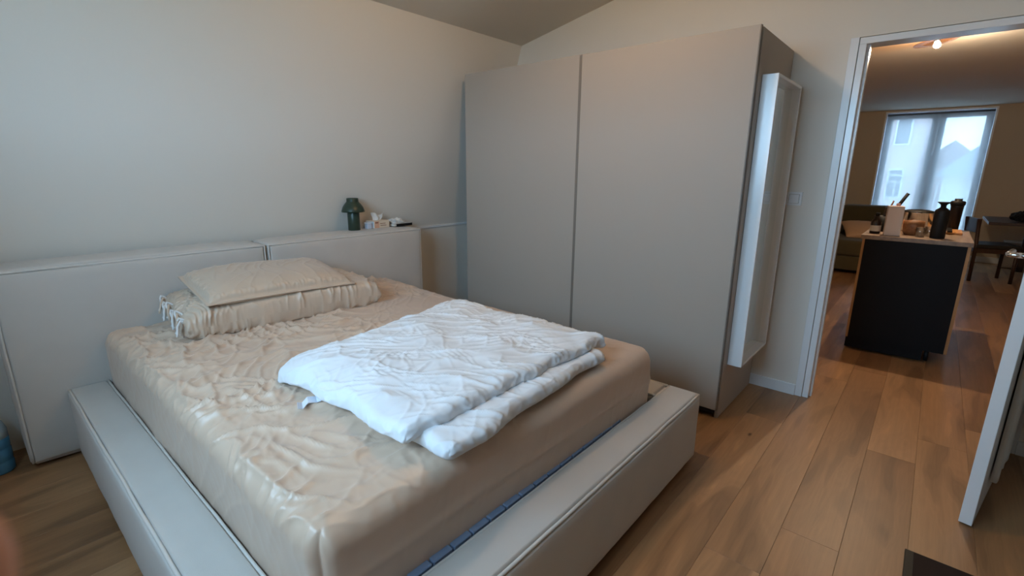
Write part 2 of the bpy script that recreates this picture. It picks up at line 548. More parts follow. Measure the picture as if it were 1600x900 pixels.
for (a, b, sd) in ((XL, XM - .004, 1), (XM + .004, XR, 2)):
    hp = puffy('headboard_panel', a, b, YH, HB, .018, ZH, (.004, .014, .014), .022, .035, sd)
    e = .0085
    yf_, zt_ = YH + e, ZH - e
    tubes('piping', [wobble_path([(a + e, yf_, .03), (a + e, yf_, zt_), (b - e, yf_, zt_), (b - e, yf_, .03)], seed=sd),
                     wobble_path([(a + e, yf_, zt_), (a + e, HB - .02, zt_)], seed=sd + 3),
                     wobble_path([(b - e, yf_, zt_), (b - e, HB - .02, zt_)], seed=sd + 4)], PR, M_pipe, hp)
XFL, XFR, XIL, XIR, YF, YFI, ZF = .213, 2.146, .370, 1.989, .681, .840, .348
def rail(name, x0, x1, y0, y1, z1, sd, edges):
    o = puffy(name, x0, x1, y0, y1, .018, z1, (.006, .006, .006), .02, .03, sd)
    tubes('piping', [wobble_path(p, seed=sd + i) for i, p in enumerate(edges)], PR, M_pipe, o)
    return o
e = .0078
rail('side_rail', XFL, XIL, YFI, YH - .004, ZF, 3, [[(XFL + e, YH - .004, ZF - e), (XFL + e, YFI, ZF - e)], [(XIL - e, YH - .004, ZF - e), (XIL - e, YFI, ZF - e)],
      [(XFL + e, YH - .006, .03), (XFL + e, YH - .006, ZF - e), (XIL - e, YH - .006, ZF - e)]])
rail('side_rail', XIR, XFR, YFI, YH - .004, ZF - .004, 4, [[(XFR - e, YH - .004, ZF - e), (XFR - e, YFI, ZF - e)], [(XIR + e, YH - .004, ZF - e), (XIR + e, YFI, ZF - e)]])
rail('foot_rail', XFL, XFR, YF, YFI, ZF, 5, [[(XFL + e, YF + e, ZF - e), (XFR - e, YF + e, ZF - e)], [(XFL + e, YFI - e, ZF - e), (XFR - e, YFI - e, ZF - e)],
      [(XFR - e, YFI - e, ZF - e), (XFR - e, YF + e, ZF - e), (XFR - e, YF + e, .03)], [(XFL + e, YFI - e, ZF - e), (XFL + e, YF + e, ZF - e), (XFL + e, YF + e, .03)]])
# feet and slats
for fx in (XFL + .08, XFR - .08):
    for fy in (YF + .08, YH - .12):
        box('foot', fx - .03, fx + .03, fy - .03, fy + .03, 0, .02, M_black, bed)
for k in range(18):
    x = .385 + k * .0722
    box('slat', x, x + .067, .843, .90, .300, .349, M_slat, bed, .003, 1)
box('slat_base', XIL + .002, XIR - .002, .91, YH - .01, .21, .262, mat('bed_base_fabric', (60, 64, 72), .9), bed)

# mattress with wrinkled fitted sheet
MX0, MX1, MY0, MY1, MZ0, MZ1 = .374, 1.968, .862, 2.900, .268, .588
mtr = thing('mattress', 'double mattress in a wrinkled beige fitted sheet on the bed frame', 'mattress')
box('mattress_core', MX0 + .03, MX1 - .03, MY0 + .03, MY1 - .03, MZ0 + .0, MZ0 + .14, mat('mattress_ticking', (225, 222, 215), .9), mtr, .01)
def rot2(x, y, a, sx, sy):
    c, s = math.cos(a), math.sin(a)
    return (x * c + y * s) * sx, (-x * s + y * c) * sy
def sheet_disp(x, y, z):
    wx = x + .05 * pn(x * 3.1, y * 3.1, 21) + .02 * pn(x * 9, y * 9, 25)
    wy = y + .05 * pn(x * 3.1, y * 3.1, 22) + .02 * pn(x * 9, y * 9, 26)
    d = .007 * pn(x * 2.3, y * 2.3, 1)
    left = 1 - sstep(1.05, 1.6, x)
    mid = sstep(.88, 1.02, y)
    head = sstep(2.1, 2.5, y)
    m = np.clip(left * (.3 + .7 * mid) + .8 * head, 0, 1)
    m = np.maximum(m, .10)
    def cr(ang, sx, sy, seed, k, amp, ms, mseed):
        a, b = rot2(wx, wy, ang, sx, sy)
        return amp * ridge(a, b, seed, k) * sstep(-.45, .25, pn(x * ms, y * ms, mseed))
    # broad soft folds, then sharp crease lines in several directions
    d += m * (.006 * pn(wx * 6, wy * 4, 61))
    d += m * cr(-.75, 1.6, 7.5, 3, 7, .016, 1.7, 40)
    d += m * cr(.35, 1.5, 7.0, 4, 7, .015, 2.1, 41)
    d += m * cr(-1.35, 2.0, 9.0, 5, 7, .015, 1.9, 42)
    d += m * cr(-.2, 2.6, 14.0, 9, 6, .009, 2.6, 43)
    d += m * cr(1.0, 3.0, 15.0, 10, 6, .009, 2.4, 44)
    d += m * .0022 * ridge(wx * 19, wy * 14, 6, 4) * sstep(-.1, .5, pn(x * 3, y * 3, 45))
    loc = np.exp(-((x - .80) ** 2 / .09 + (y - 1.20) ** 2 / .10))
    a, b = rot2(wx, wy, -1.0, 4.5, 10)
    d += loc * (.012 * ridge(a, b, 12, 5) + .007 * ridge(wx * 9 + 3, wy * 8, 13, 5) + .003 * ridge(wx * 22, wy * 18, 14, 4))
    # pulled edge fold along the left side
    e1 = np.exp(-((x - (.50 + .05 * np.sin(y * 3.3) + .03 * pn(y * 4, y * 0, 31))) / .012) ** 2)
    d += .006 * e1 * sstep(1.0, 1.2, y) * sstep(-.3, .3, pn(y * 3.0, y * 0 + 2.2, 33))
    # sheet heaped in the head right corner
    d += .028 * np.exp(-((x - 1.72) ** 2 / .03 + (y - 2.72) ** 2 / .02)) * (1 + ridge(wx * 9, wy * 5, 8, 3))
    return d
V, N, Q = rbox(MX1 - MX0, MY1 - MY0, MZ1 - MZ0, .058, .0058, 10)
V += np.array([MX0, MY0, MZ0])
cx_, cy_ = (V[:, 0] - MX0) / (MX1 - MX0) * 2 - 1, (V[:, 1] - MY0) / (MY1 - MY0) * 2 - 1
top = np.clip(N[:, 2], 0, 1)
V[:, 2] += top * (.014 * (1 - cx_ ** 2) * (1 - cy_ ** 4))
# rounded plan corners
cr_ = .05
for sx in (-1, 1):
    for sy in (-1, 1):
        qx = (MX1 - cr_) if sx > 0 else (MX0 + cr_)
        qy = (MY1 - cr_) if sy > 0 else (MY0 + cr_)
        k = ((V[:, 0] - qx) * sx > 0) & ((V[:, 1] - qy) * sy > 0)
        dx_, dy_ = V[k, 0] - qx, V[k, 1] - qy
        L8 = np.maximum(np.abs(dx_), np.abs(dy_)); L2 = np.maximum(np.hypot(dx_, dy_), 1e-9)
        V[k, 0] = qx + dx_ * L8 / L2; V[k, 1] = qy + dy_ * L8 / L2
side = 1 - top
hz = (V[:, 2] - MZ0) / (MZ1 - MZ0)
dd = sheet_disp(V[:, 0], V[:, 1], V[:, 2]) * top
# side faces: soft vertical-ish drag folds, stronger near corners
per = np.where(np.abs(N[:, 0]) > np.abs(N[:, 1]), V[:, 1], V[:, 0])
dd += side * (.006 * pn(per * 3 + hz * 1.2, hz * 1.5, 51) + .0035 * ridge(per * 7 + hz * 2.0, hz * 1.3, 52, 3) * (np.abs(N[:, 0]) > .5) + .0012 * ridge(per * 14 - hz * 2, hz * 1.5, 53, 3))
dd += side * .004 * np.exp(-((hz - .55) / .05) ** 2) * (N[:, 1] < -.5)
V = V + N * dd[:, None]
V[:, 1] -= .019 * sstep(.7, 1.7, V[:, 0]) * (1 - sstep(.86, 1.3, V[:, 1]))
np_obj('fitted_sheet', V, Q, M_sheet, mtr)

# ------------------------------------------------------------------ duvet
duv = thing('duvet', 'white cotton duvet folded into a thick square on the mattress', 'duvet')
def slab(name, corners, T, z0, r, seed, amp, parent, cell=.0055, sag=None, edge=.02):
    c = [Vector((*p, 0)) for p in corners]     # FL, FR, BR, BL
    L = ((c[1] - c[0]).length + (c[2] - c[3]).length) / 2
    W = ((c[3] - c[0]).length + (c[2] - c[1]).length) / 2
    V, N, Q = rbox(L, W, T, r, cell, 7)
    u, v = V[:, 0] / L, V[:, 1] / W
    C = np.array([[p.x, p.y] for p in c])
    XY = ((1 - u) * (1 - v))[:, None] * C[0] + (u * (1 - v))[:, None] * C[1] + (u * v)[:, None] * C[2] + ((1 - u) * v)[:, None] * C[3]
    X, Y = XY[:, 0], XY[:, 1]
    t = V[:, 2] / T
    # ragged outline
    ed = np.clip(np.maximum(np.abs(u * 2 - 1), np.abs(v * 2 - 1)), 0, 1) ** 6
    ox = edge * pn(Y * 6, X * 2 + 3.3, seed) * ed
    oy = edge * pn(X * 6, Y * 2 + 7.7, seed + 1) * ed
    Z = V[:, 2].copy()
    wx = X + .03 * pn(X * 5, Y * 5, seed + 2); wy = Y + .03 * pn(X * 5, Y * 5, seed + 3)
    def cr(ang, sx, sy, sd, k, g, ms):
        a, b = rot2(wx, wy, ang, sx, sy)
        return g * ridge(a, b, sd, k) * sstep(-.3, .3, pn(X * ms, Y * ms, sd + 40))
    d = cr(-.80, 1.8, 10, seed + 4, 8, 1.2, 3) + cr(-.55, 2.4, 14, seed + 5, 8, .9, 4) + cr(-1.1, 2.6, 16, seed + 6, 8, .8, 4)
    d += cr(.6, 4, 13, seed + 10, 9, .5, 5) + cr(-.2, 6, 24, seed + 11, 7, .4, 5) + cr(1.3, 7, 22, seed + 12, 7, .35, 5)
    d += 1.5 * pn(X * 5.5, Y * 5.5, seed + 7) + .5 * pn(X * 12, Y * 12, seed + 13)
    d *= amp
    sidef = 1 - np.abs(N[:, 2])
    per = np.where(np.abs(N[:, 0]) > np.abs(N[:, 1]), Y, X)
    d = d * np.clip(np.maximum(N[:, 2], .35), 0, 1) + sidef * amp * .85 * (ridge(per * 23 + .5 * pn(per * 9, t, seed + 14), t * 1.2, seed + 9, 2) - .4)
    Z = z0 + Z + N[:, 2] * d * (N[:, 2] > 0) + (.010 * (1 - (u * 2 - 1) ** 2) * (1 - (v * 2 - 1) ** 2)) * t
    if sag is not None: Z += sag(u, v, t)
    V = np.stack([X + ox + N[:, 0] * d, Y + oy + N[:, 1] * d, Z], 1)
    return np_obj(name, V, Q, M_duvet, parent)
ZM = .602
slab('under_fold', [(.735, .838), (1.61, .905), (1.60, 1.80), (.70, 1.66)], .058, ZM + .002, .0289, 71, .006, duv, sag=lambda u, v, t: -.004 * t)
slab('upper_fold', [(.685, .945), (1.695, .935), (1.66, 1.86), (.665, 1.70)], .050, ZM + .046, .0249, 81, .0085, duv,
     sag=lambda u, v, t: -.040 * np.clip(1 - u / .10, 0, 1) ** 1.6 * (.5 + .5 * v) - .034 * np.clip((v - .86) / .14, 0, 1) ** 1.5 - .02 * np.clip((u - .92) / .08, 0, 1) ** 2 * (1 - v))
# care tag
tg = []
P0 = [(.80, 1.425, ZM + .012), (.745, 1.420, ZM + .018), (.712, 1.412, ZM + .022), (.68, 1.428, ZM + .014), (.652, 1.430, ZM + .022), (.628, 1.418, ZM + .014), (.610, 1.412, ZM + .024)]
Vt, Ft = [], []
for i, p in enumerate(P0):
    for s in (-1, 1):
        Vt.append((p[0] + s * .008, p[1] + s * .019, p[2] + (.003 if s > 0 else 0)))
for i in range(len(P0) - 1):
    Ft.append((2 * i, 2 * i + 1, 2 * i + 3, 2 * i + 2))
ct = mesh_obj('care_tag', Vt, Ft, mat('satin_label', (214, 220, 232), .5), duv)
ct['label'] = 'white care label with black print'
sd = ct.modifiers.new('thick', 'SOLIDIFY'); sd.thickness = .0008
for qx, qw in ((.735, .012), (.716, .008), (.700, .010)):
    b_ = box('label_print', qx - .003, qx + .003, 1.416 - qw, 1.416 + qw, ZM + .0215, ZM + .0265, M_black, ct)

# ------------------------------------------------------------------ pillows
def pillow(name, L, W, T, mtx, m, parent, seed, pw=3.0, flange=.0, amp=.006, gather=False, n=(120, 70), flat=.5, dome=1.0, pucker=1.1):
    nu, nv = n
    u, v = np.meshgrid(np.linspace(-1, 1, nu), np.linspace(-1, 1, nv), indexing='ij')
    fu, fv = 1 + flange / (L / 2), 1 + flange / (W / 2)
    uu, vv = u * fu, v * fv
    h = (np.clip(1 - np.abs(uu) ** pw, 0, 1) * np.clip(1 - np.abs(vv) ** pw, 0, 1)) ** flat
    X = uu * L / 2 * (1 - .05 * (1 - np.abs(u)) * np.abs(v) ** 4) ; Y = vv * W / 2 * (1 - .06 * np.clip(1 - u ** 2, 0, 1) * np.abs(v))
    th = .003
    Zt = th + T * .5 * h * dome
    Zb = -th - T * .5 * h * (1.8 - dome)
    Vt = np.stack([X, Y, Zt], -1).reshape(-1, 3); Vb = np.stack([X, Y, Zb], -1).reshape(-1, 3)
    idx = np.arange(nu * nv).reshape(nu, nv)
    q = np.stack([idx[:-1, :-1], idx[1:, :-1], idx[1:, 1:], idx[:-1, 1:]], -1).reshape(-1, 4)
    qb = q[:, ::-1] + nu * nv
    ring = np.concatenate([idx[:, 0], idx[-1, 1:], idx[-2::-1, -1], idx[0, -2:0:-1]])
    r2 = np.roll(ring, -1)
    qs = np.stack([ring, ring + nu * nv, r2 + nu * nv, r2], -1)
    V = np.concatenate([Vt, Vb]); Q = np.concatenate([q, qb, qs])
    # vertex normals, then wrinkles pushed along them
    fn = np.cross(V[Q[:, 2]] - V[Q[:, 0]], V[Q[:, 3]] - V[Q[:, 1]])
    N = np.zeros_like(V)
    for c_ in range(4): np.add.at(N, Q[:, c_], fn)
    N /= np.maximum(np.linalg.norm(N, axis=1, keepdims=True), 1e-12)
    x, y, z = V[:, 0], V[:, 1], V[:, 2]
    hh = np.tile(h.reshape(-1), 2); ua = np.tile(uu.reshape(-1), 2); va = np.tile(vv.reshape(-1), 2)
    t = y - 1.3 * z
    wx = x + .03 * pn(x * 6, t * 6, seed) ; wt = t + .03 * pn(x * 6, t * 6, seed + 11)
    def cr(ang, sx, sy, sd, k, ms):
        a, b = rot2(wx, wt, ang, sx, sy)
        return ridge(a, b, sd, k) * sstep(-.4, .3, pn(x * ms, t * ms, sd + 30))
    wr = amp * (cr(1.25, 2.5, 13, seed + 1, 5, 4) + .8 * cr(1.75, 3, 17, seed + 2, 5, 5) + .6 * cr(.6, 3, 14, seed + 3, 6, 4))
    bd = np.exp(-((np.maximum(np.abs(ua), np.abs(va)) - .94) / .05) ** 2)
    wr += pucker * amp * bd * ridge(x * 34, y * 34, seed + 4, 2)
    if gather:
        g = sstep(-.45, -.97, ua)
        wr += g * .014 * ridge(np.arctan2(t, x + L * .60) * 15, x * 2, seed + 5, 2)
        wr += sstep(.6, 1, ua) * .008 * ridge(t * 18, x * 3, seed + 6, 2)
    wr += .005 * pn(x * 5, t * 5, seed + 7)
    V = V + N * (wr * np.clip(hh * 2.5, .25, 1))[:, None]
    M = np.array(mtx)
    V = V @ M[:3, :3].T + M[:3, 3]
    return np_obj(name, V, Q, m, parent)
lp = thing('pillow', 'plump beige pillow with tied open end lying on the sheet', 'pillow', 'beige pillows')
LPM = Matrix.Translation((1.075, 2.565, .668)) @ Matrix.Rotation(math.radians(-4), 4, 'Z') @ Matrix.Rotation(math.radians(2), 4, 'X')
pillow('pillowcase', .94, .47, .185, LPM, M_pcase, lp, 101, pw=6, amp=.010, gather=True, n=(240, 150), flat=.36, pucker=.12)
M_tie = mat('pale_tie', (214, 212, 210), .8)
rt = random.Random(5)
for k, yy in enumerate((-.20, -.16, -.06, .02, .10, .17)):
    b = LPM @ Vector((-.465, yy, .015 + .02 * (k % 2)))
    pts = [b, b + Vector((-.02, rt.uniform(-.02, .02), .025)), b + Vector((-.035, rt.uniform(-.03, .02), .0)),
           b + Vector((-.03 - .02 * rt.random(), rt.uniform(-.05, -.01), -.04)), b + Vector((-.045, rt.uniform(-.07, -.03), -.065))]
    P = [Vector(p) for p in pts]
    fine = []
    for i in range(len(P) - 1):
        for s in range(4): fine.append(P[i].lerp(P[i + 1], s / 4))
    fine.append(P[-1])
    tubes('tie', [fine[:13]], .0055, M_tie if k % 2 == 0 else M_pcase, lp, 6)
    tubes('tie', [[p + Vector((.006 * math.sin(i), .025 * i / len(fine), .012 * math.sin(i * .5))) for i, p in enumerate(fine[:11])]], .005, M_tie, lp, 6)
up = thing('pillow', 'flat beige pillow with flanged edge lying on top of the plumper pillow', 'pillow', 'beige pillows')
UPM = Matrix.Translation((1.04, 2.575, .778)) @ Matrix.Rotation(math.radians(-3), 4, 'Z') @ Matrix.Rotation(math.radians(7), 4, 'X') @ Matrix.Rotation(math.radians(1), 4, 'Y')
pillow('pillowcase', .68, .44, .110, UPM, M_pcase, up, 131, pw=3.6, flange=.016, amp=.004, n=(200, 130), flat=.42, dome=1.25)

# ================================================================== WARDROBE
wd = thing('wardrobe', 'tall greige two-door sliding wardrobe beside the bed', 'wardrobe')
YW0, YW1 = .737, 2.775
XWC = 2.668
box('side_panel', 2.636, XD - .004, YW0, YW0 + .018, 0, 2.012, M_ward, wd, .001, 1)
box('side_panel', 2.70, XD - .004, YW1 - .018, YW1, 0, 1.985, M_ward, wd, .001, 1)
box('top_panel', XWC, XD - .004, YW0 + .018, YW1 - .018, 1.985, 2.004, M_ward, wd)
box('bottom_panel', XWC, XD - .004, YW0 + .018, YW1 - .018, .04, .06, M_ward, wd)
box('back_panel', XD - .012, XD - .004, YW0 + .018, YW1 - .018, .06, 1.985, M_ward, wd)
box('plinth', XWC + .03, XWC + .045, YW0 + .018, YW1 - .018, 0, .04, M_black, wd)
box('track', 2.612, XWC + .03, YW0 + .020, YW1 - .03, .030, .052, M_black, wd)
d1 = box('sliding_door', 2.606, 2.624, YW0 + .006, 1.718, .056, 2.016, M_ward, wd, .001, 1)
box('edge_profile', 2.604, 2.626, 1.716, 1.722, .056, 2.016, M_wardd, d1)
box('edge_profile', 2.604, 2.626, YW0 + .002, YW0 + .007, .056, 2.016, M_wardd, d1)
d2 = box('sliding_door', 2.640, 2.658, 1.690, 2.752, .056, 2.026, M_ward, wd, .001, 1)
box('edge_profile', 2.632, 2.640, 1.722, 1.752, .056, 2.020, M_wardd, d2)

# mirror on the wardrobe's side
mi = thing('wall_mirror', 'tall white box-framed mirror hung on the side of the wardrobe', 'mirror')
MXa, MXb, MZa, MZb = 2.70, 3.205, .305, 1.812
Yf, Yb = .662, YW0 - .001
fw = .014
box('frame_side', MXa, MXa + fw, Yf, Yb, MZa, MZb, M_gloss, mi, .002)
box('frame_side', MXb - fw, MXb, Yf, Yb, MZa, MZb, M_gloss, mi, .002)
box('frame_top', MXa + fw, MXb - fw, Yf, Yb, MZb - fw, MZb, M_gloss, mi, .002)
box('frame_bottom', MXa + fw, MXb - fw, Yf, Yb, MZa, MZa + fw, M_gloss, mi, .002)
box('mirror_glass', MXa + fw, MXb - fw, Yf + .042, Yf + .047, MZa + fw, MZb - fw, M_mirror, mi)
box('backing', MXa + fw, MXb - fw, Yf + .047, Yb - .001, MZa + fw, MZb - fw, M_black, mi)

# light switch
sw = thing('light_switch', 'square white light switch on the wall beside the mirror', 'switch')
boxes('plate', [(XD - .012, XD, .592, .604, 1.164, 1.240), (XD - .012, XD, .660, .672, 1.164, 1.240), (XD - .012, XD, .604, .660, 1.164, 1.175), (XD - .012, XD, .604, .660, 1.229, 1.240)], M_trim, sw)
box('rocker', XD - .010, XD, .606, .658, 1.177, 1.227, M_gloss, sw, .002)

# ================================================================== DOOR LEAF
dr = struct(empty('door_1'), 'white flush door standing open into the bedroom')
hx, hy = XD - .004, OY0 + .034 - .004          # hinge line
ex, ey = 2.418, -.272                          # free edge, doorway side
ang = math.atan2(ey - (hy + .0), ex - hx)      # leaf direction from hinge
DL = math.hypot(ex - hx, ey - hy)
DM = Matrix.Translation((hx, hy, 0)) @ Matrix.Rotation(ang, 4, 'Z')
def in_leaf(o):
    o.matrix_local = DM
    return o
# leaf local: x along leaf, y: sign so that thickness lies to -Y world
in_leaf(box('leaf', 0, DL, 0, .040, .008, 2.0, M_gloss, dr, .0015, 1))
hd = in_leaf(lathe('rosette', [(.0, -.008), (.025, -.008), (.026, 0), (.0, 0)], (0, 0, 0), M_chrome, dr))
hd.matrix_local = DM @ Matrix.Translation((DL - .055, 0, 1.07)) @ Matrix.Rotation(math.radians(-90), 4, 'X')
lv = tubes('lever_handle', [[(DL - .055, -.005, 1.07), (DL - .055, -.045, 1.07), (DL - .058, -.053, 1.07), (DL - .070, -.056, 1.07), (DL - .18, -.056, 1.07)]], .0095, M_chrome, dr, 12)
in_leaf(lv)
for zz in (.25, 1.75):
    in_leaf(tubes('hinge', [[(0, -.006, zz), (0, -.006, zz + .09)]], .007, M_chrome, dr))

# garments hanging behind the door
def cloth(name, x0, x1, yc, z0, z1, amp, m, label, cat, seed, thick=.02):
    n1, n2 = 60, 40
    V, Q = [], []
    u = np.linspace(0, 1, n1); v = np.linspace(0, 1, n2)
    U_, V_ = np.meshgrid(u, v, indexing='ij')
    fold = amp * np.sin(U_ * 22 + 2 * pn(U_ * 3, V_ * 2, seed)) * (.4 + .6 * (1 - V_)) + amp * pn(U_ * 7, V_ * 2, seed + 1)
    X = x0 + (x1 - x0) * (U_ + .02 * pn(V_ * 4, U_ * 2, seed + 2)); Z = z0 + (z1 - z0) * V_ + .03 * pn(U_ * 5, U_ * 0, seed + 3) * (1 - V_)
    A = np.stack([X, yc + thick / 2 + fold, Z], -1).reshape(-1, 3); B = np.stack([X, yc - thick / 2 + fold, Z], -1).reshape(-1, 3)
    idx = np.arange(n1 * n2).reshape(n1, n2)
    q = np.stack([idx[:-1, :-1], idx[1:, :-1], idx[1:, 1:], idx[:-1, 1:]], -1).reshape(-1, 4)
    ring = np.concatenate([idx[:, 0], idx[-1, 1:], idx[-2::-1, -1], idx[0, -2:0:-1]]); r2 = np.roll(ring, -1)
    qs = np.stack([ring, r2, r2 + n1 * n2, ring + n1 * n2], -1)
    o = np_obj(name, np.concatenate([A, B]), np.concatenate([q[:, ::-1], q + n1 * n2, qs]), m)
    return tag(o, label, cat)
tw = cloth('hanging_towel', DL - .62, DL - .19, .054, .13, 1.5, .003, mat('pale_towel', (205, 203, 198), .95, bump=.4, bscale=300), 'pale towel hanging down the back of the open door', 'towel', 61, .018)
tw.matrix_basis = DM
cloth('hanging_fabric', 2.90, 3.20, -.62, .16, 1.6, .035, mat('grey_coat', (120, 122, 124), .95), 'grey fabric hanging in the dark behind the open door', 'cloth', 66, .05)

# dark framed mat in the corner of the photo
mt = thing('floor_mat', 'dark brown rectangular mat with black border on the floorboards', 'mat')
box('border', 1.62, 2.091, -.66, -.121, .0, .010, M_black, mt, .002)
box('pile', 1.64, 2.083, -.64, -.146, .010, .014, mat('brown_mat', (46, 36, 32), .85, bump=.3, bscale=400, spec=.15), mt, .001)

# ================================================================== HEADBOARD TOP ITEMS
zt = ZH + .0125
lm = thing('table_lamp', 'dark green mushroom-shaped portable lamp on the headboard', 'lamp')
LX, LY = 1.835, 3.045
lathe('lamp_body', [(0, 0), (.038, 0), (.0405, .003), (.0405, .13), (.038, .134), (0, .134)], (LX, LY, zt), M_green, lm)
lathe('lamp_shade', [(.036, .220), (.038, .222), (.040, .219), (.0405, .200), (.043, .195), (.056, .180), (.069, .160), (.0765, .138), (.078, .128), (.0765, .128), (.067, .156), (.054, .176), (.038, .192), (.036, .2)], (LX, LY, zt), M_green, lm)
lathe('lamp_button', [(0, .205), (.034, .205), (.035, .210), (.030, .213), (0, .213)], (LX, LY, zt), M_green, lm, 24)

tb = thing('tissue_box', 'small cream and orange tissue box with a tissue sticking out', 'tissue box')
TM = Matrix.Translation((2.045, 3.085, zt)) @ Matrix.Rotation(math.radians(4), 4, 'Z')
M_cream = mat('cream_card', (226, 208, 186), .6); M_orange = mat('peach_print', (222, 176, 148), .6); M_brown = mat('brown_print', (140, 88, 70), .6)
def at(o, M): o.matrix_local = M; return o
at(box('carton', -.06, .075, -.05, .05, 0, .052, M_cream, tb, .002), TM)
at(box('end_label', -.0615, -.0602, -.045, .045, .004, .048, mat('white_card', (222, 226, 232), .5), tb), TM)
at(box('printed_panel', -.058, -.018, -.0512, -.0502, .003, .05, M_orange, tb), TM)
at(boxes('print', [(-.052, -.026, -.0518, -.0513, .036, .044), (-.008, .040, -.0512, -.0503, .030, .034), (-.006, .046, -.0512, -.0503, .016, .020)], M_brown, tb), TM)
def crumple(name, c, rx, ry, rz, m, parent, seed, amp=.35, cone=False):
    bm = bmesh.new(); bmesh.ops.create_icosphere(bm, subdivisions=4, radius=1)
    P = np.array([v.co for v in bm.verts])
    d = 1 + amp * (ridge(P[:, 0] * 2.2 + P[:, 2], P[:, 1] * 2.2 + P[:, 2] * 1.3, seed, 2) - .5) + amp * .6 * pn(P[:, 0] * 4 + P[:, 2] * 2, P[:, 1] * 4 - P[:, 2] * 2, seed + 1)
    for v, k in zip(bm.verts, d):
        q = v.co * float(k)
        v.co = Vector((c[0] + q.x * rx, c[1] + q.y * ry, c[2] + max(q.z, -.75) * rz))
    return bm_obj(name, bm, m, parent)
M_tissue = mat('tissue_paper', (232, 231, 228), .95)
# popped-up tissue: thin folded sheet
n_ = 14
Vt, Ft = [], []
for i in range(n_):
    for j in range(n_):
        u, v = i / (n_ - 1), j / (n_ - 1)
        wdt = .034 + .014 * v
        x = (u - .5) * 2 * wdt + .02 * v + .006 * math.sin(v * 5)
        y = .012 * math.sin(u * 9 + v * 3) * (.3 + v) + .014 * v * math.cos(u * 5)
        z = .050 + .050 * v + .010 * math.sin(u * 6.5 + 1) * v
        Vt.append((x, y, z))
for i in range(n_ - 1):
    for j in range(n_ - 1):
        Ft.append((i * n_ + j, (i + 1) * n_ + j, (i + 1) * n_ + j + 1, i * n_ + j + 1))
ti = at(mesh_obj('tissue', Vt, Ft, M_tissue, tb, True), TM)
ti.modifiers.new('thick', 'SOLIDIFY').thickness = .0012
sb = thing('small_carton', 'tiny bluish white carton standing between lamp and tissue box', 'carton')
box('body', 1.935, 1.972, 3.035, 3.075, zt, zt + .036, mat('bluish_card', (196, 202, 216), .5), sb, .004)
box('lid', 1.934, 1.973, 3.034, 3.076, zt + .0362, zt + .046, mat('white_card2', (215, 218, 226), .5), sb, .003)
bk = thing('book', 'black-spined book lying flat at the end of the headboard', 'book')
BM = Matrix.Translation((2.235, 3.085, zt)) @ Matrix.Rotation(math.radians(3), 4, 'Z')
at(box('cover', -.085, .085, -.06, .06, 0, .003, M_black, bk), BM)
at(box('pages', -.083, .083, -.057, .058, .003, .017, mat('paper', (226, 222, 214), .8), bk), BM)
at(box('cover', -.085, .085, -.06, .06, .017, .020, mat('pale_cover', (206, 206, 204), .5), bk), BM)
at(box('spine', -.066, .085, -.0625, -.0600, 0, .020, M_black, bk, .001), BM)
tag(crumple('crumpled_tissue', (2.215, 3.085, zt + .034), .058, .035, .020, M_tissue, None, 301, .5), 'crumpled white tissue lying on the black-spined book', 'tissue')

# water bottle beside the headboard
wb = thing('water_bottle', 'clear blue plastic water bottle standing on the floor beside the headboard', 'bottle')
BX, BY = -.055, 3.02
Mb = mat('blue_water', (70, 128, 165), .15, spec=.6)
lathe('bottle_body', [(0, 0), (.050, 0), (.055, .008), (.055, .05), (.052, .055), (.055, .06), (.055, .11), (.052, .115), (.055, .12), (.055, .165)], (BX, BY, 0), Mb, wb)
lathe('bottle_neck', [(.055, .165), (.055, .20), (.045, .235), (.025, .262), (.016, .268), (.016, .275)], (BX, BY, 0), mat('clear_plastic', (170, 190, 200), .15), wb)
lathe('bottle_cap', [(.019, .275), (.019, .298), (.017, .300), (0, .300)], (BX, BY, 0), mat('cap_white', (220, 224, 228), .4), wb, 20)

# bedroom ceiling lamp (above the picture)
cl = thing('ceiling_lamp', 'round warm ceiling lamp over the bed', 'lamp')
CLX, CLY, CLZ = 1.70, 1.32, 2.52
lathe('rose', [(0, 0), (.06, 0), (.06, -.02), (.012, -.03), (.012, -.06)], (CLX, CLY, 2.62), M_trim, cl)
lathe('globe', [(0, -.055), (.022, -.0505), (.039, -.039), (.0505, -.022), (.055, 0), (.0505, .022), (.039, .039), (.022, .0505), (0, .055)], (CLX, CLY, CLZ - .03), emit('warm_globe', (1.0, .64, .34), LAMP_BED), cl)

# ================================================================== LIVING ROOM
isl = thing('kitchen_island', 'black kitchen island on castors with grey wood worktop beyond the doorway', 'island')
IX0, IX1, IY0, IY1 = 4.46, 5.42, -.232, .372
M_top = wood('grey_wood_top', (116, 98, 84), (146, 126, 108), (3, 30, 30))
M_pine = wood('light_wood_edge', (150, 108, 66), (176, 134, 88), (30, 30, 3))
M_blackp = mat('black_panel', (13, 13, 17), .6, spec=.2)
box('worktop', IX0 - .01, IX1, IY0 - .008, IY1 + .012, .872, .902, M_top, isl, .002)
box('front_panel', IX0, IX0 + .018, IY0 + .018, IY1 - .016, .10, .872, M_blackp, isl)
box('side_panel', IX0 + .002, IX1 - .02, IY0, IY0 + .018, .10, .872, M_pine, isl)
box('side_panel', IX0 + .002, IX1 - .02, IY1 - .016, IY1, .10, .872, M_pine, isl)
box('bottom_panel', IX0 + .018, IX1 - .02, IY0 + .018, IY1 - .016, .10, .12, M_blackp, isl)
box('plinth', IX0 + .012, IX1 - .06, IY0 + .13, IY1 - .004, .02, .10, M_blackp, isl)  # black block added to stand in for the dark shade under the panel
